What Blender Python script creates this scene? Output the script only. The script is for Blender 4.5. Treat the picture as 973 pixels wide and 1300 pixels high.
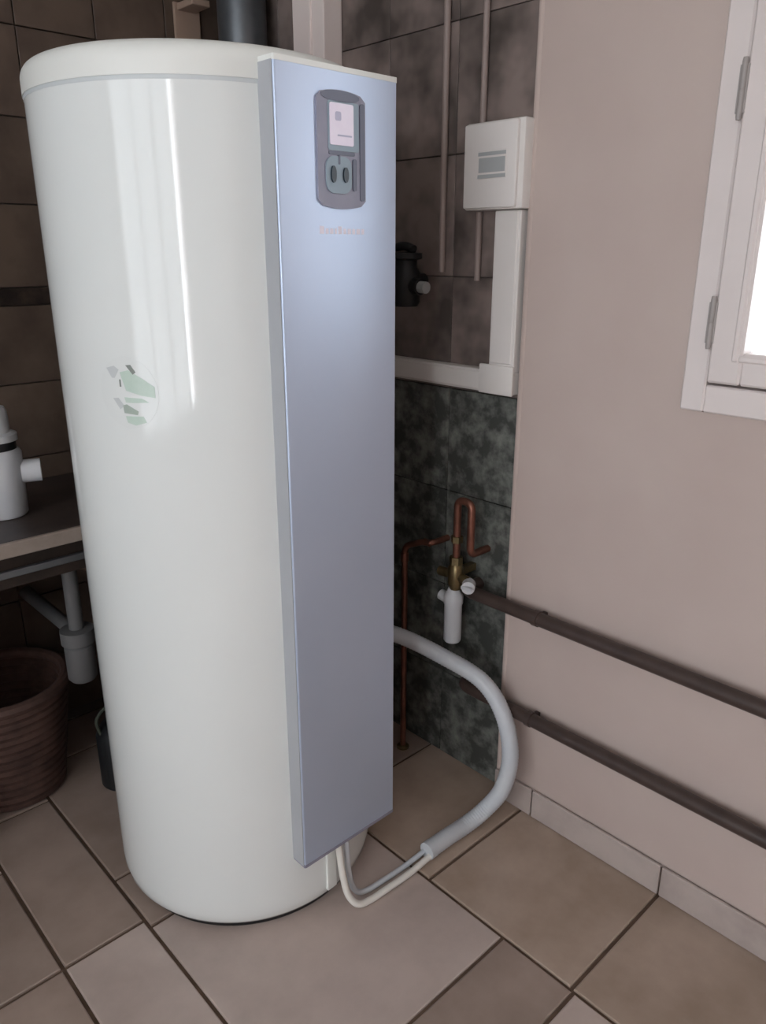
import bpy, bmesh, math, random
from mathutils import Vector, Matrix
random.seed(7)
for o in list(bpy.data.objects):
    bpy.data.objects.remove(o)
C = bpy.context.scene.collection
PI = math.pi

# ------------------------------------------------------------------ camera
CAM_H = 1.37
cd = bpy.data.cameras.new('camera')
cam = bpy.data.objects.new('camera', cd); C.objects.link(cam)
cam.location = (0, 0, CAM_H)
cam.rotation_euler = (PI/2 - math.atan(332/981), 0, -math.radians(43.2))
cd.sensor_fit = 'HORIZONTAL'; cd.sensor_width = 36; cd.lens = 36*981/973
cd.clip_start = 0.02
bpy.context.scene.camera = cam

# ------------------------------------------------------------------ sky and daylight
W = bpy.data.worlds.new('overcast'); bpy.context.scene.world = W
W.use_nodes = True
bg = W.node_tree.nodes['Background']
bg.inputs[0].default_value = (0.91, 0.965, 1.02, 1); bg.inputs[1].default_value = 1.0

def portal(name, loc, rot, sx, sy):
    l = bpy.data.lights.new(name, 'AREA'); l.shape = 'RECTANGLE'; l.size = sx; l.size_y = sy
    l.cycles.is_portal = True
    o = bpy.data.objects.new(name, l); C.objects.link(o); o.location = loc; o.rotation_euler = rot
# daylight enters through the two glazed openings of the room
portal('daylight_window', (1.64, 0.34, 1.57), (0, PI/2, 0), 0.97, 0.65)
portal('daylight_left', (-2.17, 0.03, 1.45), (0, -PI/2, 0), 2.0, 2.45)

vs = bpy.context.scene.view_settings
vs.view_transform = 'Standard'; vs.look = 'None'; vs.gamma = 1; vs.use_curve_mapping = False
vs.exposure = 4.68

# ------------------------------------------------------------------ materials
def lin(c):
    return tuple(((v/255)/12.92 if v/255 <= 0.04045 else ((v/255+0.055)/1.055)**2.4) for v in c) + (1,)
def mat(name, rgb, rough=0.5, metal=0.0, rgb2=None, scale=6.0, detail=4.0, vary=0.0, bump=0.0, bscale=40.0, coat=0.0, lo=0.35, hi=0.65, ior=1.45):
    m = bpy.data.materials.new(name); m.use_nodes = True
    nt = m.node_tree; b = nt.nodes['Principled BSDF']
    b.inputs['Roughness'].default_value = rough; b.inputs['Metallic'].default_value = metal
    b.inputs['Coat Weight'].default_value = coat; b.inputs['IOR'].default_value = ior
    tc = nt.nodes.new('ShaderNodeTexCoord'); oi = nt.nodes.new('ShaderNodeObjectInfo')
    off = nt.nodes.new('ShaderNodeVectorMath'); off.operation = 'MULTIPLY_ADD'
    off.inputs[1].default_value = (1, 1, 1)
    sc = nt.nodes.new('ShaderNodeVectorMath'); sc.operation = 'SCALE'; sc.inputs[0].default_value = (13, 29, 41)
    nt.links.new(oi.outputs['Random'], sc.inputs['Scale'])
    nt.links.new(tc.outputs['Object'], off.inputs[0]); nt.links.new(sc.outputs[0], off.inputs[2])
    col = None
    if rgb2:
        n = nt.nodes.new('ShaderNodeTexNoise'); n.inputs['Scale'].default_value = scale; n.inputs['Detail'].default_value = detail
        n.inputs['Roughness'].default_value = 0.6
        nt.links.new(off.outputs[0], n.inputs['Vector'])
        r = nt.nodes.new('ShaderNodeValToRGB'); r.color_ramp.elements[0].position = lo; r.color_ramp.elements[1].position = hi
        r.color_ramp.elements[0].color = lin(rgb); r.color_ramp.elements[1].color = lin(rgb2)
        nt.links.new(n.outputs['Fac'], r.inputs[0]); col = r.outputs[0]
    else:
        v = nt.nodes.new('ShaderNodeRGB'); v.outputs[0].default_value = lin(rgb); col = v.outputs[0]
    if vary:
        h = nt.nodes.new('ShaderNodeHueSaturation')
        mr = nt.nodes.new('ShaderNodeMapRange'); mr.inputs['To Min'].default_value = 1-vary; mr.inputs['To Max'].default_value = 1+vary
        nt.links.new(oi.outputs['Random'], mr.inputs['Value']); nt.links.new(mr.outputs[0], h.inputs['Value'])
        nt.links.new(col, h.inputs['Color']); col = h.outputs[0]
    nt.links.new(col, b.inputs['Base Color'])
    if bump:
        n2 = nt.nodes.new('ShaderNodeTexNoise'); n2.inputs['Scale'].default_value = bscale; n2.inputs['Detail'].default_value = 5
        nt.links.new(off.outputs[0], n2.inputs['Vector'])
        bp = nt.nodes.new('ShaderNodeBump'); bp.inputs['Strength'].default_value = bump; bp.inputs['Distance'].default_value = 0.01
        nt.links.new(n2.outputs['Fac'], bp.inputs['Height']); nt.links.new(bp.outputs[0], b.inputs['Normal'])
    return m
def glass_mat(name='window_glass', tint=1.0):
    m = bpy.data.materials.new(name); m.use_nodes = True
    nt = m.node_tree; nt.nodes.clear()
    o = nt.nodes.new('ShaderNodeOutputMaterial'); mx = nt.nodes.new('ShaderNodeMixShader')
    t = nt.nodes.new('ShaderNodeBsdfTransparent'); t.inputs[0].default_value = (tint, tint, tint, 1); g = nt.nodes.new('ShaderNodeBsdfGlossy'); g.inputs['Roughness'].default_value = 0.02
    f = nt.nodes.new('ShaderNodeFresnel'); f.inputs[0].default_value = 1.2
    nt.links.new(f.outputs[0], mx.inputs[0]); nt.links.new(t.outputs[0], mx.inputs[1]); nt.links.new(g.outputs[0], mx.inputs[2])
    nt.links.new(mx.outputs[0], o.inputs[0])
    return m

M = {
 'plaster': mat('pink_plaster', (184,166,158), 0.85, rgb2=(191,174,166), scale=2.2, bump=0.05, bscale=60),
 'room': mat('white_plaster', (220,220,216), 0.9, rgb2=(226,226,223), scale=2),
 'ceil': mat('ceiling_white', (232,230,226), 0.9, rgb2=(238,236,232), scale=2),
 'concrete': mat('wall_core', (120,112,106), 0.9, rgb2=(100,94,90), scale=5),
 'grout': mat('floor_grout', (104,84,70), 0.9, rgb2=(90,72,60), scale=30),
 'floor': mat('floor_tile_beige', (160,140,124), 0.30, rgb2=(182,162,147), scale=5, detail=8, vary=0.05, bump=0.03, bscale=60),
 'floor_grey': mat('floor_tile_greyish', (178,162,153), 0.30, rgb2=(198,181,172), scale=5, detail=8, vary=0.04, bump=0.03, bscale=60),
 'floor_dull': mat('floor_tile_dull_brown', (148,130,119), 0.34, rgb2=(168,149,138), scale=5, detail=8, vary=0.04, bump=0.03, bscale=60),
 'skirt': mat('skirting_tile_grey', (168,154,148), 0.4, rgb2=(184,170,163), scale=9, detail=6, vary=0.04),
 'tile_up': mat('wall_tile_brown', (80,72,68), 0.28, rgb2=(142,127,121), scale=7.0, detail=3, vary=0.05),
 'tile_lo': mat('wall_tile_green_marble', (72,73,70), 0.2, rgb2=(146,148,141), scale=22, detail=7, vary=0.10, lo=0.42, hi=0.8),
 'tile_back': mat('back_tile_brown', (80,66,58), 0.45, rgb2=(104,88,76), scale=6, vary=0.08),
 'border': mat('border_tile_dark', (34,27,24), 0.4, rgb2=(66,54,46), scale=24),
 'tgrout': mat('wall_grout', (92,83,79), 0.9, rgb2=(80,72,68), scale=30),
 'enamel': mat('white_enamel', (229,232,230), 0.09, rgb2=(231,234,232), scale=3),
 'cap': mat('white_cap_plastic', (231,232,227), 0.35, rgb2=(234,235,230), scale=3),
 'seam': mat('grey_seam', (204,209,210), 0.4),
 'blackpl': mat('black_plastic', (24,25,27), 0.45, rgb2=(30,31,33), scale=8),
 'silver': mat('silver_panel', (196,209,230), 0.47, 0.62, rgb2=(200,212,232), scale=3),
 'silver_side': mat('side_trim_grey', (170,172,176), 0.5, 0.0, rgb2=(175,177,181), scale=4),
 'bezel': mat('bezel_grey', (134,133,150), 0.35, rgb2=(142,140,156), scale=20),
 'bezel_dark': mat('bezel_dark', (92,94,112), 0.3),
 'screen': mat('screen_face', (222,208,226), 0.15, rgb2=(228,216,230), scale=20),
 'screen_mark': mat('screen_print', (176,172,196), 0.3),
 'teal': mat('button_pad', (140,156,168), 0.35),
 'button': mat('button_dark', (22,36,48), 0.3),
 'print': mat('wordmark_print', (234,227,238), 0.4),
 'stk_green': mat('sticker_green', (192,210,198), 0.3, rgb2=(200,216,205), scale=30),
 'stk_dark': mat('sticker_dark', (134,140,134), 0.4),
 'stk_mid': mat('sticker_mid_green', (168,180,170), 0.4),
 'stk_grey': mat('sticker_grey', (200,204,204), 0.4),
 'stk_clear': mat('sticker_film', (229,232,230), 0.09),
 'pvc': mat('white_pvc', (224,218,213), 0.4, rgb2=(228,222,218), scale=4),
 'pvcgrey': mat('grey_pvc', (172,174,174), 0.4),
 'frame': mat('window_paint', (216,205,201), 0.35, rgb2=(222,211,207), scale=4),
 'hinge': mat('hinge_metal', (158,150,146), 0.45, 0.0),
 'glass': glass_mat(),
 'dimmed': glass_mat('dimmed_glass', 0.40),  # plain darkening tint, added to soften the daylight from the left
 'tinted': glass_mat('tinted_glass', 0.45),  # tint put in to weaken the daylight through the right-hand pane
 'pipe': mat('brown_painted_pipe', (62,50,46), 0.4, rgb2=(74,60,55), scale=14),
 'copper': mat('copper', (150,100,84), 0.42, 0.8, rgb2=(118,80,68), scale=18),
 'brass': mat('brass', (150,132,96), 0.35, 0.9, rgb2=(120,104,76), scale=25),
 'hose': mat('hose_grey_white', (200,202,205), 0.45, rgb2=(190,193,198), scale=12),
 'cable': mat('cable_white', (226,222,214), 0.4),
 'conduit': mat('conduit_taupe', (150,134,128), 0.45),
 'trunk_warm': mat('boxing_paint', (236,222,217), 0.5, rgb2=(240,228,223), scale=4),
 'galv': mat('galvanised_duct', (112,116,120), 0.42, 0.7, rgb2=(88,92,96), scale=6),
 'counter': mat('counter_stone', (146,132,122), 0.4, rgb2=(160,146,136), scale=14),
 'counter_dark': mat('counter_dark_stone', (58,50,48), 0.4, rgb2=(72,62,58), scale=18),
 'rail': mat('steel_rail', (120,120,122), 0.35, 0.7),
 'wood_dark': mat('dark_wood', (44,34,28), 0.6, rgb2=(58,45,38), scale=12),
 'wicker': mat('brown_wicker', (70,50,44), 0.7, rgb2=(92,68,60), scale=18, bump=0.2),
 'green': mat('dark_green_plastic', (58,62,52), 0.5, rgb2=(66,70,60), scale=9),
 'greypl': mat('grey_plastic', (104,103,103), 0.5),
 'whitepl': mat('white_plastic', (214,214,216), 0.35, rgb2=(206,207,211), scale=10),
 'beige': mat('beige_plastic', (168,144,128), 0.5),
}

# ------------------------------------------------------------------ mesh helpers
def add_box(bm, x0, x1, y0, y1, z0, z1, bev=0.0, seg=2):
    r = bmesh.ops.create_cube(bm, size=1.0)
    vs_ = r['verts']
    for v in vs_:
        v.co = Vector(((x0+x1)/2 + v.co.x*(x1-x0), (y0+y1)/2 + v.co.y*(y1-y0), (z0+z1)/2 + v.co.z*(z1-z0)))
    if bev > 0:
        es = list({e for v in vs_ for e in v.link_edges})
        bmesh.ops.bevel(bm, geom=es, offset=bev, segments=seg, profile=0.5, affect='EDGES')
    return bm
def box(*a, **k):
    return add_box(bmesh.new(), *a, **k)
def add_lathe(bm, prof, cx=0, cy=0, n=64, axis='z'):
    rings = []
    for (r, z) in prof:
        if r < 1e-6:
            p = (0, 0, z); rings.append([bm.verts.new(p)])
        else:
            rings.append([bm.verts.new((r*math.cos(2*PI*i/n), r*math.sin(2*PI*i/n), z)) for i in range(n)])
    nv = [v for r in rings for v in r]
    for a, b in zip(rings, rings[1:]):
        for i in range(n):
            j = (i+1) % n
            if len(a) == 1 and len(b) == 1: continue
            if len(a) == 1: bm.faces.new((a[0], b[i], b[j]))
            elif len(b) == 1: bm.faces.new((a[i], a[j], b[0]))
            else: bm.faces.new((a[i], a[j], b[j], b[i]))
    if axis == 'x':
        for v in nv: v.co = Vector((v.co.z, v.co.x, v.co.y))
    elif axis == 'y':
        for v in nv: v.co = Vector((v.co.x, v.co.z, v.co.y))
    for v in nv: v.co.x += cx; v.co.y += cy
    return bm
def lathe(prof, cx=0, cy=0, n=64, axis='z', z=0):
    bm = add_lathe(bmesh.new(), prof, cx, cy, n, axis)
    if z:
        for v in bm.verts: v.co.z += z
    return bm
def smooth_path(pts, sub=8):
    P = [Vector(p) for p in pts]; out = []
    for i in range(len(P)-1):
        p0 = P[max(i-1, 0)]; p1 = P[i]; p2 = P[i+1]; p3 = P[min(i+2, len(P)-1)]
        for k in range(sub):
            t = k/sub
            out.append(0.5*((2*p1) + (p2-p0)*t + (2*p0-5*p1+4*p2-p3)*t*t + (3*p1-p0-3*p2+p3)*t**3))
    out.append(P[-1]); return out
def add_tube(bm, path, rad, n=14, ribs=None):
    path = [Vector(p) for p in path]
    T = []
    for i in range(len(path)):
        a = path[max(i-1, 0)]; b = path[min(i+1, len(path)-1)]
        T.append((b-a).normalized())
    up = Vector((0, 0, 1)) if abs(T[0].z) < 0.9 else Vector((1, 0, 0))
    N = (up - T[0]*up.dot(T[0])).normalized(); prev = None
    for i, p in enumerate(path):
        N = (N - T[i]*N.dot(T[i])).normalized(); B = T[i].cross(N)
        r = rad(i/(len(path)-1), i) if callable(rad) else rad
        ring = [bm.verts.new(p + (N*math.cos(2*PI*k/n) + B*math.sin(2*PI*k/n))*r) for k in range(n)]
        if prev:
            for k in range(n):
                bm.faces.new((prev[k], prev[(k+1) % n], ring[(k+1) % n], ring[k]))
        else:
            bm.faces.new(ring[::-1])
        prev = ring
    bm.faces.new(prev)
    return bm
def tube(path, rad, n=14):
    return add_tube(bmesh.new(), path, rad, n)
def corner(pts, r=0.02, k=6):
    """polyline with rounded corners"""
    P = [Vector(p) for p in pts]; out = [P[0]]
    for a, b, c in zip(P, P[1:], P[2:]):
        u = (a-b).normalized(); w = (c-b).normalized(); s = b+u*r; e = b+w*r
        for i in range(k+1):
            t = i/k; out.append(s*(1-t)**2 + b*2*t*(1-t) + e*t*t)
    out.append(P[-1]); return out
def obj(name, bm, m, parent=None, smooth=False):
    me = bpy.data.meshes.new(name)
    bmesh.ops.recalc_face_normals(bm, faces=bm.faces)
    bm.to_mesh(me); bm.free()
    me.materials.append(M[m])
    o = bpy.data.objects.new(name, me); C.objects.link(o)
    if smooth:
        for p in me.polygons: p.use_smooth = True
        try: me.set_sharp_from_angle(angle=math.radians(38))
        except Exception: pass
    if parent: o.parent = parent
    return o
def local(o_bm, off):
    for v in o_bm.verts: v.co -= Vector(off)
    return o_bm
def tag(o, label, cat, group=None):
    o['label'] = label; o['category'] = cat
    if group: o['group'] = group
    return o
def thing(name, label, cat, loc):
    o = bpy.data.objects.new(name, None); C.objects.link(o); o.location = loc; o.empty_display_size = 0.05
    return tag(o, label, cat)
def part(name, bm, m, parent, smooth=False):
    """bm given in world coordinates; stored relative to the parent's origin"""
    off = parent.matrix_basis.translation if parent.parent is None else Vector((0, 0, 0))
    base = parent
    o = obj(name, bm, m, parent, smooth)
    t = Vector((0, 0, 0)); q = parent
    while q: t += q.location; q = q.parent
    for v in o.data.vertices: v.co -= t
    return o
def struct(o, label=None):
    o['kind'] = 'structure'
    if label: o['label'] = label
    return o

# ------------------------------------------------------------------ room shell
XR, XT = 1.395, 1.430            # plaster face and bare wall face behind the tiles
XL, YB, YF, ZC = -1.90, 2.16, -2.20, 2.50
YE = 1.043                        # where the plaster lining ends and the tiles start
WY0, WY1, WZ0, WZ1 = 0.02, 0.665, 1.088, 2.05   # window opening in the right wall

fl = struct(obj('floor', box(XL-0.25, 1.65, YF-0.25, YB+0.25, -0.12, -0.006), 'grout'), 'beige tiled floor with dark joints')
struct(obj('ceiling', box(XL-0.25, 1.65, YF-0.25, YB+0.25, ZC, ZC+0.12), 'ceil'), 'plain white ceiling')

b = bmesh.new()
add_box(b, XR, 1.62, YF-0.25, WY0, 0, ZC)
add_box(b, XR, 1.62, WY1, YE, 0, ZC)
add_box(b, XR, 1.62, WY0, WY1, 0, WZ0)
add_box(b, XR, 1.62, WY0, WY1, WZ1, ZC)
wr = struct(obj('wall_right', b, 'plaster'), 'pink plastered wall with the window')
core = obj('tiled_backing', box(XT, 1.62, YE, YB+0.25, 0, ZC), 'tgrout', wr)
# rounded plaster bead where the lining ends
obj('corner_bead', tube([(XR+0.006, YE-0.003, 0), (XR+0.006, YE-0.003, ZC)], 0.009, 10), 'plaster', wr, True)

wb = struct(obj('wall_back', box(XL-0.25, 1.62, YB, YB+0.25, 0, ZC), 'tgrout'), 'brown tiled back wall')
b = bmesh.new()
LY0, LY1, LZ0, LZ1 = -1.18, 1.22, 0.48, 2.42     # wide glazed opening in the left wall
add_box(b, XL-0.25, XL, YF-0.25, LY0, 0, ZC); add_box(b, XL-0.25, XL, LY1, YB+0.25, 0, ZC)
add_box(b, XL-0.25, XL, LY0, LY1, 0, LZ0); add_box(b, XL-0.25, XL, LY0, LY1, LZ1, ZC)
struct(obj('wall_left', b, 'plaster'), 'pink plastered wall opposite the window')
b = box(XL, XR, YF-0.25, YF, 0, ZC)
struct(obj('wall_front', b, 'plaster'), 'pink plastered wall behind the viewer')

# floor tiles: modular pattern of 17.5, 35 and 53 cm pieces
J = 0.0085
def floor_tile(x0, x1, y0, y1, m='floor'):
    w, d = x1-x0-J, y1-y0-J
    if w < 0.02 or d < 0.02: return
    bm = bmesh.new(); h = 0.006
    vs1 = [bm.verts.new((sx*w/2, sy*d/2, -h)) for sx, sy in ((-1,-1),(1,-1),(1,1),(-1,1))]
    vs2 = [bm.verts.new((sx*w/2, sy*d/2, -0.0015)) for sx, sy in ((-1,-1),(1,-1),(1,1),(-1,1))]
    e = 0.0025
    vs3 = [bm.verts.new((sx*(w/2-e), sy*(d/2-e), 0)) for sx, sy in ((-1,-1),(1,-1),(1,1),(-1,1))]
    for a, c in ((vs1, vs2), (vs2, vs3)):
        for i in range(4): bm.faces.new((a[i], a[(i+1) % 4], c[(i+1) % 4], c[i]))
    bm.faces.new(vs3)
    o = obj('floor_tile', bm, m, fl)
    o.location = ((x0+x1)/2, (y0+y1)/2, random.uniform(-0.0006, 0.0))
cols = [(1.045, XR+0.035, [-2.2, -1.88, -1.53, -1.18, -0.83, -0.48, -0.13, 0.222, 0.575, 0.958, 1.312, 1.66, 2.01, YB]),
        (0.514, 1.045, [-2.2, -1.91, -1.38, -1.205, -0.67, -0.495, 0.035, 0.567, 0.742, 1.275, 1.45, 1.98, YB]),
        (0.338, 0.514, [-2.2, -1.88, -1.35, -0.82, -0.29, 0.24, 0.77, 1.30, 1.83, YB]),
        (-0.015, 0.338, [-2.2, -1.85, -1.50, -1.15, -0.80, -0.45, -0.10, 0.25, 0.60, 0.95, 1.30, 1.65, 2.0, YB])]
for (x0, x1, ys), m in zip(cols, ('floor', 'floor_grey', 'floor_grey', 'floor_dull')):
    for a, c in zip(ys, ys[1:]): floor_tile(x0, x1, a, c, 'floor_dull' if (a >= 1.27) or (x1 < 1.1 and c < 0.75 and a > 0.5 and x0 > 0.5) else m)  # rear tiles take the duller material to paint in the under-counter shade
x = -0.015
for k, w in enumerate([0.53, 0.175, 0.35, 0.53, 0.175, 0.13]):
    x0 = max(x-w, XL); y = YF
    L = 0.35 if w == 0.35 else 0.53
    while y < YB-0.01:
        y1 = min(y+L, YB); floor_tile(x0, x, y, y1); y = y1
    x = x0

# skirting tiles along the right wall
bb = struct(obj('baseboard_right', box(XR-0.003, XR-0.0005, YF, YE, 0.001, 0.070), 'grout'), 'low grey tiled skirting along the pink wall')
ys = [-2.19, -1.88, -1.53, -1.18, -0.83, -0.48, -0.13, 0.222, 0.575, 0.925, YE+0.002]
for a, c in zip(ys, ys[1:]):
    o = obj('skirting_tile', box(-0.0045, 0.0045, -(c-a-0.004)/2, (c-a-0.004)/2, 0, 0.078, bev=0.002, seg=1), 'skirt', bb)
    o.location = (XR-0.0075, (a+c)/2, 0.001)

# wall tiles
def tile_mesh(w, h, t, m, name):
    me_o = box(-t/2, t/2, -w/2, w/2, -h/2, h/2, bev=0.0010, seg=1)
    me = bpy.data.meshes.new(name); bmesh.ops.recalc_face_normals(me_o, faces=me_o.faces); me_o.to_mesh(me); me_o.free(); me.materials.append(M[m]); return me
TW, TH = 0.216, 0.262
mu = tile_mesh(TW-0.002, TH-0.002, 0.012, 'tile_up', 'wall_tile'); ml = tile_mesh(TW-0.002, TH-0.002, 0.012, 'tile_lo', 'wall_tile')
for i in range(5):
    for j in range(9):
        o = bpy.data.objects.new('wall_tile', ml if j < 4 else mu); C.objects.link(o); o.parent = wr
        o.location = (XT-0.006, YE+0.012+TW*(i+0.5), 0.002+TH*(j+0.5))
mb = tile_mesh(0.197, 0.197, 0.012, 'tile_back', 'wall_tile'); mbd = tile_mesh(0.197, 0.042, 0.014, 'border', 'border_tile')
for i in range(16):
    cxx = 1.41-0.2*(i+0.5)
    zz = 0.035
    for j in range(12):
        o = bpy.data.objects.new('wall_tile', mb); C.objects.link(o); o.parent = wb
        o.rotation_euler = (0, 0, PI/2); o.location = (cxx, YB-0.006, zz+0.1); zz += 0.2
        if j == 5:
            o = bpy.data.objects.new('border_tile', mbd); C.objects.link(o); o.parent = wb
            o.rotation_euler = (0, 0, PI/2); o.location = (cxx, YB-0.007, zz+0.0225); zz += 0.045
        if zz > 2.25: break

# ------------------------------------------------------------------ window, door, rear window
def frame_boxes(bm, axis, f0, f1, a0, a1, z0, z1, w, wb_=None, bev=0.003):
    wb_ = wb_ or w
    def bx(p0, p1, q0, q1):
        if axis == 'x': add_box(bm, f0, f1, p0, p1, q0, q1, bev=bev, seg=1)
        else: add_box(bm, p0, p1, f0, f1, q0, q1, bev=bev, seg=1)
    bx(a0, a0+w, z0, z1); bx(a1-w, a1, z0, z1); bx(a0+w, a1-w, z0, z0+wb_); bx(a0+w, a1-w, z1-w, z1)
def root(name, loc, label):
    o = bpy.data.objects.new(name, None); C.objects.link(o); o.location = loc; o['kind'] = 'structure'; o['label'] = label; return o
w1 = root('window_1', (XR, 0.02, WZ0), 'white painted casement window at the right edge')
b = bmesh.new(); frame_boxes(b, 'x', XR-0.014, XR+0.06, WY0+0.002, WY1-0.002, WZ0+0.002, WZ1-0.002, 0.044, 0.050)
frame_boxes(b, 'x', XR+0.031, XR+0.075, WY0+0.002, WY1-0.002, WZ0+0.002, WZ1-0.002, 0.068, 0.072)
part('window_frame', b, 'frame', w1)
mid = WY0+0.05
for (s0, s1, hy) in ((WY0+0.050, WY1-0.050, WY1-0.047),):
    b = bmesh.new(); frame_boxes(b, 'x', XR-0.024, XR+0.03, s0, s1, WZ0+0.058, WZ1-0.052, 0.058, 0.056, 0.004)
    sash = part('sash', b, 'frame', w1)
    b = bmesh.new(); frame_boxes(b, 'x', XR-0.027, XR-0.020, s0+0.040, s1-0.040, WZ0+0.058+0.040, WZ1-0.092, 0.012, 0.012, 0.003)
    part('glazing_bead', b, 'frame', sash)
    part('pane', box(XR+0.006, XR+0.012, s0+0.05, s1-0.05, WZ0+0.105, WZ1-0.10), 'tinted', sash)
    for hz in (1.250, 1.615, 1.985):
        hb = bmesh.new(); add_lathe(hb, [(0, -0.045), (0.004, -0.045), (0.0048, -0.040), (0.0048, -0.002), (0.0040, 0.0), (0.0048, 0.002), (0.0048, 0.040), (0.004, 0.045), (0, 0.045)], 0, 0, 12)
        add_box(hb, 0.000, 0.004, -0.0075, 0.0075, -0.035, 0.035)
        for v in hb.verts: v.co += Vector((XR-0.026, hy, hz))
        part('hinge', hb, 'hinge', w1, True)
b = bmesh.new(); add_box(b, XR-0.034, XR-0.024, mid+0.02, mid+0.045, 1.50, 1.62, bev=0.003); add_box(b, XR-0.062, XR-0.034, mid+0.027, mid+0.039, 1.555, 1.568); add_box(b, XR-0.066, XR-0.054, mid+0.026, mid+0.040, 1.45, 1.57, bev=0.004)
part('handle', b, 'hinge', w1, True)

w2 = root('window_2', (XL, (LY0+LY1)/2, LZ0), 'wide window with obscured panes and one narrow clear pane')
b = bmesh.new(); frame_boxes(b, 'x', XL-0.10, XL+0.012, LY0+0.002, LY1-0.002, LZ0+0.002, LZ1-0.002, 0.04)
for yy in (-0.84, -0.15, 0.54): add_box(b, XL-0.09, XL+0.008, yy-0.02, yy+0.02, LZ0+0.04, LZ1-0.04)
part('window_frame', b, 'frame', w2)
for y0, y1, m in ((-1.145, -0.855, 'glass'), (-0.825, -0.165, 'dimmed'), (-0.135, 0.525, 'dimmed'), (0.555, LY1-0.035, 'dimmed')):
    part('pane', box(XL-0.055, XL-0.049, y0, y1, LZ0+0.035, LZ1-0.035), m, w2)

# ------------------------------------------------------------------ water heater
TX, TY, TR = 0.826, 1.359, 0.295
wh = thing('water_heater', 'tall white cylindrical water heater with silver front panel on tiled floor', 'water heater', (TX, TY, 0))
def arcp(r0, z0, rad, a0, a1, n=8):
    return [(r0+rad*math.cos(a0+(a1-a0)*i/n), z0+rad*math.sin(a0+(a1-a0)*i/n)) for i in range(n+1)]
part('jacket', lathe([(0.0, 0.014), (TR-0.020, 0.014), (TR-0.012, 0.018), (TR-0.004, 0.030), (TR-0.0005, 0.05), (TR, 0.07), (TR, 0.6), (TR, 1.2), (TR, 1.612), (0, 1.612)], TX, TY, 128), 'enamel', wh, True)
part('base_ring', lathe([(0, 0.0005), (TR-0.022, 0.0005), (TR-0.020, 0.004), (TR-0.020, 0.016), (0, 0.016)], TX, TY, 96), 'blackpl', wh, True)
part('seam_ring', lathe([(TR-0.02, 1.606), (TR+0.0006, 1.606), (TR+0.0006, 1.6135), (TR-0.02, 1.6135)], TX, TY, 96), 'seam', wh, True)
part('top_cap', lathe([(TR-0.01, 1.612), (TR+0.002, 1.612), (TR+0.002, 1.634)] + arcp(TR-0.024, 1.636, 0.026, 0.05, PI/2-0.12, 9) + [(0.20, 1.6665), (0.10, 1.668), (0, 1.668)], TX, TY, 128), 'cap', wh, True)

# front panel
PX0, PX1, PY, PZ0, PZ1 = 0.753, 1.004, 1.035, 0.170, 1.634
def rounded_prism(poly, z0, z1):
    bm = bmesh.new()
    lo = [bm.verts.new((x, y, z0)) for x, y in poly]; hi = [bm.verts.new((x, y, z1)) for x, y in poly]
    n = len(poly)
    for i in range(n): bm.faces.new((lo[i], lo[(i+1) % n], hi[(i+1) % n], hi[i]))
    bm.faces.new(lo[::-1]); bm.faces.new(hi)
    return bm
def panel_outline(x0, x1, y, r, back0, back1):
    pts = [(x0, back0)]
    for i in range(6):
        a = PI + (PI/2)*i/5; pts.append((x0+r+r*math.cos(a), y+r+r*math.sin(a)))
    for i in range(6):
        a = 1.5*PI + (PI/2)*i/5; pts.append((x1-r+r*math.cos(a), y+r+r*math.sin(a)))
    pts.append((x1, back1)); return pts
fp = part('front_panel', rounded_prism(panel_outline(PX0, PX1, PY, 0.0035, 1.10, 1.145), PZ0, PZ1), 'silver', wh, True)
part('side_trim', box(PX0-0.0016, PX0+0.004, PY+0.0035, 1.099, PZ0, PZ1), 'silver_side', fp)
part('panel_top_trim', rounded_prism(panel_outline(PX0-0.0008, PX1+0.0008, PY-0.0008, 0.004, 1.10, 1.145), PZ1-0.001, PZ1+0.007), 'cap', fp, True)
part('panel_base_trim', rounded_prism(panel_outline(PX0-0.0006, PX1+0.0006, PY-0.0006, 0.004, 1.10, 1.145), PZ0-0.004, PZ0+0.003), 'bezel', fp, True)
# control unit, outline in the panel's plane (x, z), with bowed top and bottom
def flat_piece(outline, y0, y1):
    bm = bmesh.new()
    a = [bm.verts.new((x, y0, z)) for x, z in outline]; c = [bm.verts.new((x, y1, z)) for x, z in outline]
    n = len(outline)
    for i in range(n): bm.faces.new((a[i], a[(i+1) % n], c[(i+1) % n], c[i]))
    bm.faces.new(a); bm.faces.new(c[::-1]); return bm
def bowed(x0, x1, z0, z1, bow, r=0.006, k=10):
    pts = []
    for i in range(k+1):
        t = i/k; pts.append((x0+(x1-x0)*t, z1-r*(1 if i in (0, k) else 0) + bow*4*t*(1-t)))
    for i in range(k+1):
        t = i/k; pts.append((x1-(x1-x0)*t, z0+r*(1 if i in (0, k) else 0) - bow*4*t*(1-t)))
    return pts
def rrect(x0, x1, z0, z1, r, k=5):
    pts = []
    for cxx, czz, a0 in ((x1-r, z1-r, 0), (x0+r, z1-r, PI/2), (x0+r, z0+r, PI), (x1-r, z0+r, 1.5*PI)):
        for i in range(k+1):
            a = a0+PI/2*i/k; pts.append((cxx+r*math.cos(a), czz+r*math.sin(a)))
    return pts
def ell(cx_, cz_, rx, rz, k=20):
    return [(cx_+rx*math.cos(2*PI*i/k), cz_+rz*math.sin(2*PI*i/k)) for i in range(k)]
cu = part('control_unit', flat_piece(bowed(0.829, 0.929, 1.441, 1.600, 0.007), PY-0.0035, PY+0.004), 'bezel', wh, True)
part('bezel_strip', flat_piece(rrect(0.9165, 0.9265, 1.447, 1.592, 0.004), PY-0.0050, PY-0.0025), 'bezel_dark', cu)
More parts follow.
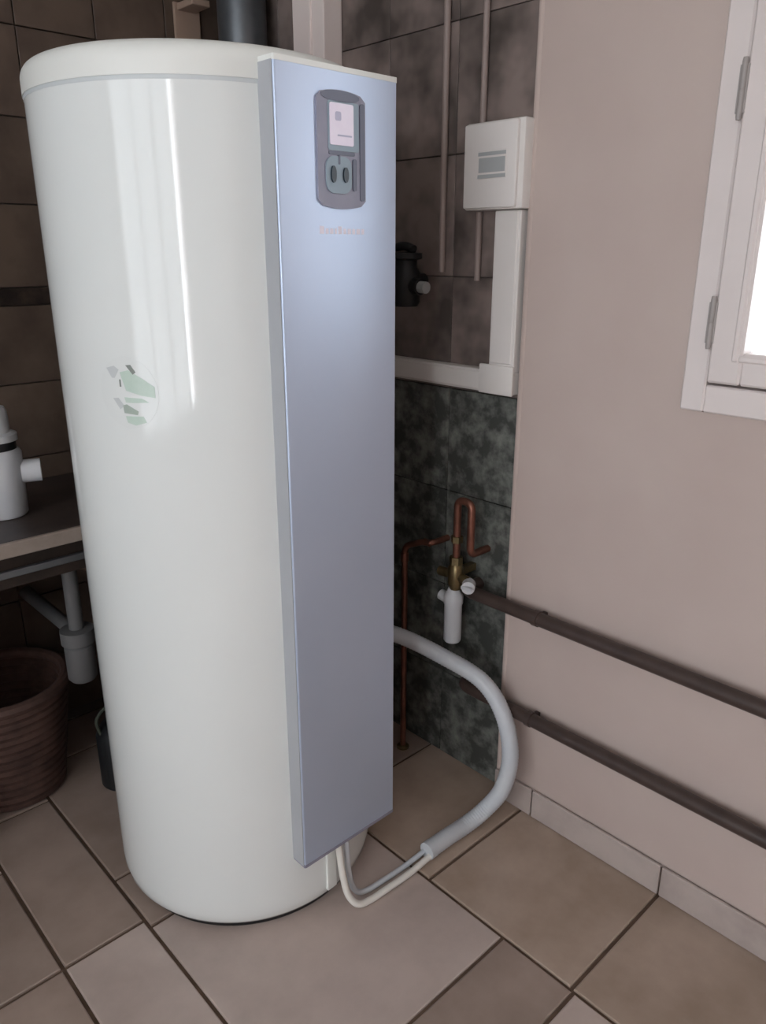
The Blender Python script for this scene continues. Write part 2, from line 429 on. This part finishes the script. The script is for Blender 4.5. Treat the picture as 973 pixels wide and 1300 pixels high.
part('bezel_strip', flat_piece(bowed(0.838, 0.915, 1.594, 1.602, 0.004, 0.002), PY-0.0047, PY-0.0025), 'bezel_dark', cu)
part('screen_surround', flat_piece(rrect(0.850, 0.914, 1.520, 1.591, 0.004), PY-0.0047, PY-0.0025), 'teal', cu)
sc_ = part('screen', flat_piece(rrect(0.853, 0.902, 1.528, 1.588, 0.003), PY-0.0060, PY-0.0035), 'screen', cu)
part('screen_mark', flat_piece(rrect(0.864, 0.876, 1.563, 1.576, 0.003), PY-0.0063, PY-0.0055), 'screen_mark', cu)
part('screen_mark', flat_piece(rrect(0.868, 0.898, 1.541, 1.5435, 0.001), PY-0.0063, PY-0.0055), 'screen_mark', cu)
part('lower_strip', flat_piece(rrect(0.851, 0.905, 1.514, 1.5195, 0.002), PY-0.0049, PY-0.0025), 'bezel_dark', cu)
part('button_pad', flat_piece(rrect(0.844, 0.897, 1.457, 1.512, 0.016), PY-0.0060, PY-0.0025), 'teal', cu)
part('button', flat_piece(ell(0.8575, 1.485, 0.0052, 0.0125), PY-0.0090, PY-0.0045), 'button', cu, True)
part('button', flat_piece(ell(0.8830, 1.485, 0.0052, 0.0115), PY-0.0090, PY-0.0045), 'button', cu, True)
part('pad_groove', flat_piece(rrect(0.869, 0.8725, 1.500, 1.514, 0.0015), PY-0.0067, PY-0.0045), 'bezel_dark', cu)
part('side_key', flat_piece(rrect(0.9005, 0.9085, 1.462, 1.510, 0.003), PY-0.0053, PY-0.0025), 'bezel_dark', cu)
# faint printed wordmark under the control unit (unreadable in the picture)
b = bmesh.new(); xx = 0.832
for i, w in enumerate([0.009, 0.006, 0.007, 0.004, 0.008, 0.006, 0.007, 0.006, 0.008, 0.006]):
    h = 0.012 if i in (0, 4) else 0.0085
    add_box(b, xx, xx+w, PY-0.0004, PY+0.0004, 1.3955, 1.3955+h); xx += w+0.0032
part('wordmark', b, 'print', fp)

# curved sticker on the jacket
def cyl_patch(outline, r0, r1):
    """outline in (degrees, z) around the jacket"""
    bm = bmesh.new()
    def P(a, z, r): return (TX+r*math.cos(math.radians(a)), TY+r*math.sin(math.radians(a)), z)
    ca = sum(a for a, z in outline)/len(outline); cz = sum(z for a, z in outline)/len(outline)
    layers = []
    for f in (1.0, 0.66, 0.33):
        layers.append([bm.verts.new(P(ca+(a-ca)*f, cz+(z-cz)*f, r1)) for a, z in outline])
    c = bm.verts.new(P(ca, cz, r1)); base = [bm.verts.new(P(a, z, r0)) for a, z in outline]
    n = len(outline)
    for i in range(n):
        j = (i+1) % n
        bm.faces.new((base[i], base[j], layers[0][j], layers[0][i]))
        for A, B_ in zip(layers, layers[1:]): bm.faces.new((A[i], A[j], B_[j], B_[i]))
        bm.faces.new((layers[-1][i], layers[-1][j], c))
    return bm
def dens(pts, k=4):
    out = []
    for (a, z), (a2, z2) in zip(pts, pts[1:]+pts[:1]):
        for i in range(k): out.append((a+(a2-a)*i/k, z+(z2-z)*i/k))
    return out
stk = part('sticker', cyl_patch([(-152+11*math.cos(2*PI*i/40), 1.146+0.060*math.sin(2*PI*i/40)) for i in range(40)], TR-0.001, TR+0.0004), 'stk_clear', wh, True)
def mark(pts, m): part('sticker_mark', cyl_patch(dens(pts), TR-0.0005, TR+0.0008), m, stk, True)
mark([(-154.3, 1.180), (-151, 1.184), (-146.5, 1.172), (-142.2, 1.158), (-142.2, 1.140), (-147, 1.143), (-152.5, 1.150)], 'stk_green')
mark([(-151.8, 1.192), (-150, 1.193), (-148.3, 1.181), (-149.4, 1.177)], 'stk_dark')
mark([(-154.8, 1.168), (-154.2, 1.168), (-154.2, 1.156), (-154.8, 1.156)], 'stk_dark')
mark([(-159.5, 1.186), (-156.4, 1.190), (-154.6, 1.184), (-156.5, 1.170), (-157.6, 1.170)], 'stk_grey')
mark([(-158, 1.136), (-155.8, 1.137), (-153.8, 1.124), (-155.5, 1.118)], 'stk_grey')
mark([(-154.3, 1.125), (-152.8, 1.127), (-148.6, 1.116), (-149, 1.110), (-154.0, 1.112)], 'stk_mid')
mark([(-153.6, 1.107), (-147, 1.108), (-146, 1.098), (-150, 1.092), (-153, 1.096)], 'stk_green')
mark([(-153.4, 1.139), (-147, 1.138), (-144.5, 1.132), (-150, 1.130), (-153, 1.130)], 'stk_green')
# small white connection plate low on the jacket
part('connection_plate', cyl_patch(dens([(-89.3, 0.140), (-84.6, 0.140), (-84.6, 0.040), (-89.3, 0.040)], 4), TR-0.002, TR+0.006), 'cap', wh, False)

# ------------------------------------------------------------------ electrics on the tiled wall
XW = XT-0.012     # face of the wall tiles
eb = thing('junction_box', 'white square electrical box high on the tiled wall beside the pink wall', 'electrical box', (XW, 1.115, 1.53))
part('box_body', box(XW-0.052, XW-0.001, 1.041, 1.196, 1.452, 1.622, bev=0.004), 'pvc', eb, True)
part('box_cover', box(XW-0.060, XW-0.050, 1.054, 1.1945, 1.455, 1.619, bev=0.004), 'pvc', eb, True)
lab = part('label_window', box(XW-0.0615, XW-0.059, 1.078, 1.155, 1.512, 1.566, bev=0.001, seg=1), 'pvc', eb)
for zz in (1.556, 1.513): part('slot', box(XW-0.0622, XW-0.060, 1.080, 1.153, zz, zz+0.007), 'pvcgrey', eb)
part('slot', box(XW-0.0620, XW-0.060, 1.082, 1.151, 1.524, 1.552), 'pvcgrey', eb)

tr = thing('cable_trunking', 'white plastic cable trunking running down from the box then left', 'trunking', (XW, 1.10, 1.07))
part('vertical_channel', box(XW-0.032, XW-0.001, 1.056, 1.126, 1.112, 1.4505, bev=0.002, seg=1), 'pvc', tr)
part('channel_lid', box(XW-0.035, XW-0.030, 1.062, 1.121, 1.130, 1.4500, bev=0.002, seg=1), 'pvc', tr)
part('horizontal_channel', box(XW-0.032, XW-0.001, 1.056, 1.885, 1.062, 1.112, bev=0.002, seg=1), 'pvc', tr)
part('channel_lid', box(XW-0.035, XW-0.030, 1.120, 1.88, 1.066, 1.108, bev=0.002, seg=1), 'pvc', tr)
part('elbow_cover', box(XW-0.037, XW-0.028, 1.054, 1.150, 1.060, 1.126, bev=0.003), 'pvc', tr, True)

tag(obj('wall_conduit', tube([(XW-0.009, 1.298, 1.322), (XW-0.009, 1.298, 2.48)], 0.0075, 12), 'conduit', None, True), 'thin taupe vertical conduit on brown tiles, nearer the water heater', 'conduit')
tag(obj('wall_conduit', tube([(XW-0.009, 1.1885, 1.6235), (XW-0.009, 1.1885, 2.48)], 0.0070, 12), 'conduit', None, True), 'thin taupe vertical conduit rising from the white electrical box', 'conduit')
tag(obj('wall_conduit', tube([(XW-0.009, 1.1885, 1.305), (XW-0.009, 1.1885, 1.4505)], 0.0070, 12), 'conduit', None, True), 'short thin conduit below the white electrical box beside the trunking', 'conduit')

bx_ = thing('boxed_riser', 'pale pink vertical boxed riser rising behind the water heater top', 'riser', (XW, 1.70, 0.0))
part('riser_body', box(XW-0.060, XW-0.001, 1.655, 1.775, 1.12, 2.495, bev=0.003), 'trunk_warm', bx_)
part('riser_cover', box(XW-0.066, XW-0.058, 1.700, 1.770, 1.13, 2.49, bev=0.003), 'trunk_warm', bx_)
fd = thing('duct', 'grey metal round duct rising in the corner behind the water heater', 'duct', (1.32, 1.97, 0))
part('duct_pipe', lathe([(0, 0.86), (0.062, 0.86), (0.064, 0.87), (0.064, 2.49), (0, 2.49)], 1.335, 1.965, 40), 'galv', fd, True)
part('duct_collar', lathe([(0.0645, 1.40), (0.068, 1.402), (0.068, 1.448), (0.0645, 1.45)], 1.335, 1.965, 40), 'galv', fd, True)
ob = thing('wall_bracket', 'small beige bracket on the back wall just above the water heater', 'bracket', (1.27, YB-0.03, 1.99))
part('plate', box(1.235, 1.315, YB-0.022, YB-0.013, 1.90, 2.005, bev=0.003), 'beige', ob)
part('arm', box(1.245, 1.300, YB-0.10, YB-0.020, 1.985, 2.002, bev=0.003), 'beige', ob)

# black tap-like fitting behind the heater
vf = thing('black_valve', 'black valve with grey cap on the brown tiles behind the heater', 'valve', (XW, 1.36, 1.30))
part('valve_body', lathe([(0, -0.055), (0.030, -0.055), (0.036, -0.045), (0.036, 0.02), (0.028, 0.035), (0.028, 0.050), (0.040, 0.054), (0.040, 0.066), (0, 0.070)], 1.355, 1.366, 32, z=1.298), 'blackpl', vf, True)
part('wall_stub', lathe([(0, 0), (0.020, 0), (0.020, 0.06), (0.026, 0.062), (0.026, 0.07), (0, 0.07)], 0, 0, 24, 'x') if False else tube([(1.36, 1.366, 1.30), (XW-0.001, 1.366, 1.30)], 0.018), 'blackpl', vf, True)
part('outlet', tube([(1.355, 1.366, 1.292), (1.352, 1.312, 1.289)], 0.019), 'blackpl', vf, True)
part('cap', tube([(1.352, 1.313, 1.289), (1.3515, 1.292, 1.288)], 0.0135), 'pvcgrey', vf, True)
part('handle', tube(smooth_path([(1.352, 1.335, 1.372), (1.352, 1.37, 1.380), (1.352, 1.42, 1.372)], 5), 0.010), 'blackpl', vf, True)

# ------------------------------------------------------------------ plumbing
cp = thing('copper_pipe', 'copper pipe with a bend close to the right side of the heater', 'pipe', (1.36, 1.36, 0))
part('pipe', tube(corner([(1.352, 1.355, 0.001), (1.352, 1.355, 0.628), (1.352, 1.285, 0.660), (1.352, 1.262, 0.660), (XW+0.002-0.003, 1.262, 0.660)], 0.022), 0.0085, 14), 'copper', cp, True)
part('elbow', tube([(1.352, 1.355, 0.585), (1.352, 1.355, 0.607)], 0.0108, 14), 'copper', cp, True)
part('floor_collar', lathe([(0, 0.0008), (0.018, 0.0008), (0.018, 0.006), (0.011, 0.010), (0, 0.010)], 1.352, 1.355, 20), 'brass', cp, True)

sg = thing('safety_valve', 'brass safety valve with copper bend and white drain trap on dark tiles', 'valve', (1.35, 1.17, 0.6))
part('copper_riser', tube(corner([(1.350, 1.172, 0.600), (1.350, 1.172, 0.800), (1.350, 1.128, 0.800), (1.350, 1.128, 0.668), (XW-0.001, 1.128, 0.668)], 0.020), 0.0095, 14), 'copper', sg, True)
part('nut', lathe([(0, 0.0), (0.0165, 0.0), (0.0165, 0.020), (0, 0.020)], 1.350, 1.172, 6, z=0.632), 'brass', sg)
part('nut', lathe([(0, 0.0), (0.0150, 0.0), (0.0150, 0.016), (0, 0.016)], 1.350, 1.172, 6, z=0.690), 'brass', sg)
part('valve_body', lathe([(0, 0.565), (0.014, 0.565), (0.020, 0.580), (0.020, 0.622), (0.014, 0.634), (0, 0.634)], 1.350, 1.172, 24), 'brass', sg, True)
part('inlet_arm', tube([(1.350, 1.172, 0.602), (1.350, 1.225, 0.598)], 0.0125, 14), 'brass', sg, True)
part('outlet_arm', tube([(1.350, 1.172, 0.602), (1.350, 1.128, 0.598)], 0.0115, 14), 'brass', sg, True)
kn = part('knob', tube([(1.350, 1.128, 0.592), (1.328, 1.112, 0.592)], 0.0165, 18), 'whitepl', sg, True)
part('knob_cross', box(1.318, 1.330, 1.095, 1.128, 0.588, 0.597, bev=0.002), 'whitepl', kn)
trp = part('trap', lathe([(0, 0.418), (0.020, 0.418), (0.0225, 0.422), (0.0225, 0.520), (0.0250, 0.526), (0.0250, 0.545), (0.0175, 0.556), (0.0120, 0.570), (0, 0.570)], 1.350, 1.177, 32), 'whitepl', sg, True)
part('trap_inlet', tube([(1.350, 1.195, 0.530), (1.350, 1.220, 0.534)], 0.014, 16), 'whitepl', trp, True)
part('wall_fixing', box(1.36, XW-0.001, 1.163, 1.181, 0.60, 0.618), 'brass', sg)

def wall_pipe(z, r, y1, label, xoff, end_elbow):
    t = thing('wall_pipe', label, 'pipe', (XR-xoff, 0.3, z))
    pts = [(XR-xoff, YF+0.01, z), (XR-xoff, y1, z)]
    if end_elbow: pts.append((XW-0.001, y1+0.001, z-0.0))
    part('pipe', tube(corner(pts, 0.03) if end_elbow else pts, r, 20), 'pipe', t, True)
    for yy in (-1.6, -0.75, 0.10, 0.93):
        bm = bmesh.new(); add_tube(bm, [(XR-xoff, yy-0.007, z), (XR-xoff, yy+0.007, z)], r+0.0025, 20)
        add_box(bm, XR-xoff+r*0.5, XR-0.0003, yy-0.006, yy+0.006, z-0.006, z+0.006)
        part('clip', bm, 'pipe', t)
wall_pipe(0.566, 0.0165, 1.150, 'upper dark brown pipe running along the pink wall', 0.034, True)
wall_pipe(0.297, 0.0165, 1.150, 'lower dark brown pipe running along the pink wall', 0.034, True)

# grey hose leaving the heater's side, two white cables coming out of its open end
hp = smooth_path([(1.150, 1.400, 0.452), (1.20, 1.330, 0.447), (1.25, 1.262, 0.432), (1.290, 1.161, 0.403), (1.318, 1.050, 0.368), (1.326, 0.985, 0.300), (1.318, 0.950, 0.205), (1.305, 0.958, 0.110), (1.275, 0.985, 0.048), (1.225, 1.000, 0.0225), (1.16, 1.003, 0.0225), (1.095, 1.004, 0.0225)], 14)
def resample(path, step):
    out = [path[0].copy()]; acc = 0.0
    for a, c in zip(path, path[1:]):
        L = (c-a).length; d = step-acc
        while d <= L:
            out.append(a+(c-a)*(d/L)); d += step
        acc = L-(d-step)
    return out
hp = resample(hp, 0.0042)
hs = thing('flexible_hose', 'grey-white flexible hose arching from behind the heater down to the floor', 'hose', (1.2, 1.0, 0))
part('hose', tube(hp, lambda t, i: 0.0205 + (0.0006 if i % 2 else -0.0006), 18), 'hose', hs, True)
part('hose_end', tube([(1.105, 1.004, 0.0225), (1.085, 1.004, 0.0225)], 0.0215, 18), 'hose', hs, True)
c1 = smooth_path([(1.086, 0.995, 0.014), (1.02, 0.994, 0.0095), (0.95, 0.996, 0.0095), (0.90, 0.999, 0.0095), (0.868, 1.004, 0.016), (0.853, 1.018, 0.040), (0.851, 1.032, 0.080), (0.851, 1.042, 0.130), (0.851, 1.048, 0.1655)], 10)
tag(obj('power_cable', tube(c1, 0.0075, 12), 'cable', None, True), 'white cable bending up into the bottom of the silver panel', 'cable')
c2 = smooth_path([(1.086, 1.014, 0.016), (1.02, 1.018, 0.0085), (0.96, 1.021, 0.0085), (0.92, 1.024, 0.0085), (0.893, 1.029, 0.014), (0.880, 1.036, 0.034), (0.876, 1.043, 0.075), (0.876, 1.048, 0.125), (0.876, 1.050, 0.1655)], 10)
tag(obj('sensor_cable', tube(c2, 0.0062, 12), 'hose', None, True), 'greyish cable lying on the floor behind the white cable', 'cable')

# ------------------------------------------------------------------ counter on the left and what stands around it
ct = thing('sink_counter', 'stone sink counter with pale front edge to the left of the heater', 'counter', (-0.3, 1.9, 0))
part('counter_top', box(-1.20, 1.20, 1.692, YB-0.015, 0.742, 0.7735, bev=0.002), 'counter_dark', ct)
part('edge_strip', box(-1.20, 1.20, 1.680, 1.6925, 0.740, 0.774, bev=0.003), 'counter', ct)
part('shade_pier', box(0.17, 0.27, 1.735, YB-0.016, 0.001, 0.741, bev=0.003), 'tile_back', ct)  # unseen pier, added to keep the left light out from under the counter
part('front_rail', box(-1.18, 1.18, 1.692, 1.706, 0.690, 0.706, bev=0.002), 'rail', ct)
part('apron', box(-1.18, 1.18, 1.712, 1.728, 0.660, 0.741), 'wood_dark', ct)
for xx in (-1.17, 1.12):
    part('leg', box(xx, xx+0.05, 1.71, 1.76, 0.001, 0.741, bev=0.003), 'wood_dark', ct)
    part('leg', box(xx, xx+0.05, 2.08, 2.13, 0.001, 0.741, bev=0.003), 'wood_dark', ct)
TPX, TPY = 0.630, 1.79
tp = thing('sink_trap', 'grey plastic bottle trap hanging under the sink counter', 'trap', (TPX, TPY, 0.32))
part('bottle', lathe([(0, 0.300), (0.030, 0.300), (0.036, 0.308), (0.036, 0.395), (0.030, 0.402), (0.041, 0.405), (0.041, 0.440), (0, 0.445)], TPX, TPY, 28, z=0.035), 'greypl', tp, True)
part('down_pipe', tube([(TPX, TPY, 0.475), (TPX, TPY, 0.741)], 0.018, 16), 'greypl', tp, True)
part('waste_pipe', tube([(TPX, TPY, 0.460), (TPX, YB-0.013, 0.455)], 0.018, 16), 'greypl', tp, True)

ap = thing('filter_housing', 'white plastic appliance with dark band and round knob on the counter', 'appliance', (0.545, 1.90, 0.7745))
AX, AY = 0.536, 1.885
part('body', lathe([(0, 0.775), (0.048, 0.775), (0.052, 0.780), (0.054, 0.86), (0.056, 0.925), (0.050, 0.935), (0, 0.935)], AX, AY, 36), 'whitepl', ap, True)
part('dark_band', lathe([(0, 0.935), (0.047, 0.935), (0.047, 0.955), (0, 0.955)], AX, AY, 36), 'blackpl', ap, True)
part('collar', lathe([(0, 0.955), (0.052, 0.955), (0.052, 0.970), (0.044, 0.974), (0, 0.974)], AX, AY, 36), 'whitepl', ap, True)
part('head', lathe([(0, 0.974), (0.038, 0.974), (0.038, 1.020), (0.033, 1.032), (0, 1.034)], AX, AY, 36), 'whitepl', ap, True)
part('knob', tube([(AX+0.045, AY-0.02, 0.877), (AX+0.085, AY-0.035, 0.877)], lambda t, i: 0.027, 24), 'whitepl', ap, True)

# basket, crate and can under the counter
bk = thing('wicker_basket', 'brown wicker basket on the floor under the counter', 'basket', (0.475, 1.955, 0))
bw = bmesh.new()
for k in range(13):
    z = 0.014+0.023*k; r = 0.115+0.0032*k
    add_tube(bw, [(0.475+r*math.cos(2*PI*i/40), 1.955+r*math.sin(2*PI*i/40), z+0.002*math.sin(i*PI)) for i in range(41)], 0.0125, 6)
part('weave', bw, 'wicker', bk, True)
part('rim', tube([(0.475+0.160*math.cos(2*PI*i/48), 1.955+0.160*math.sin(2*PI*i/48), 0.312) for i in range(49)], 0.015, 8), 'wicker', bk, True)
part('base', lathe([(0, 0.002), (0.116, 0.002), (0.116, 0.012), (0, 0.012)], 0.475, 1.955, 32), 'wicker', bk, True)
cn = thing('black_canister', 'black canister on the floor between basket and heater', 'canister', (0.700, 1.775, 0))
part('body', lathe([(0, 0.001), (0.058, 0.001), (0.062, 0.006), (0.062, 0.15), (0.050, 0.175), (0.020, 0.19), (0.020, 0.205), (0, 0.205)], 0.700, 1.775, 32), 'blackpl', cn, True)
part('lid', lathe([(0, 0.205), (0.024, 0.205), (0.024, 0.225), (0, 0.227)], 0.700, 1.775, 24), 'greypl', cn, True)
part('handle', tube(smooth_path([(0.648, 1.775, 0.165), (0.644, 1.775, 0.215), (0.700, 1.775, 0.248), (0.754, 1.775, 0.215), (0.750, 1.775, 0.165)], 6), 0.0045, 8), 'green', cn, True)
bpy.context.view_layer.update()
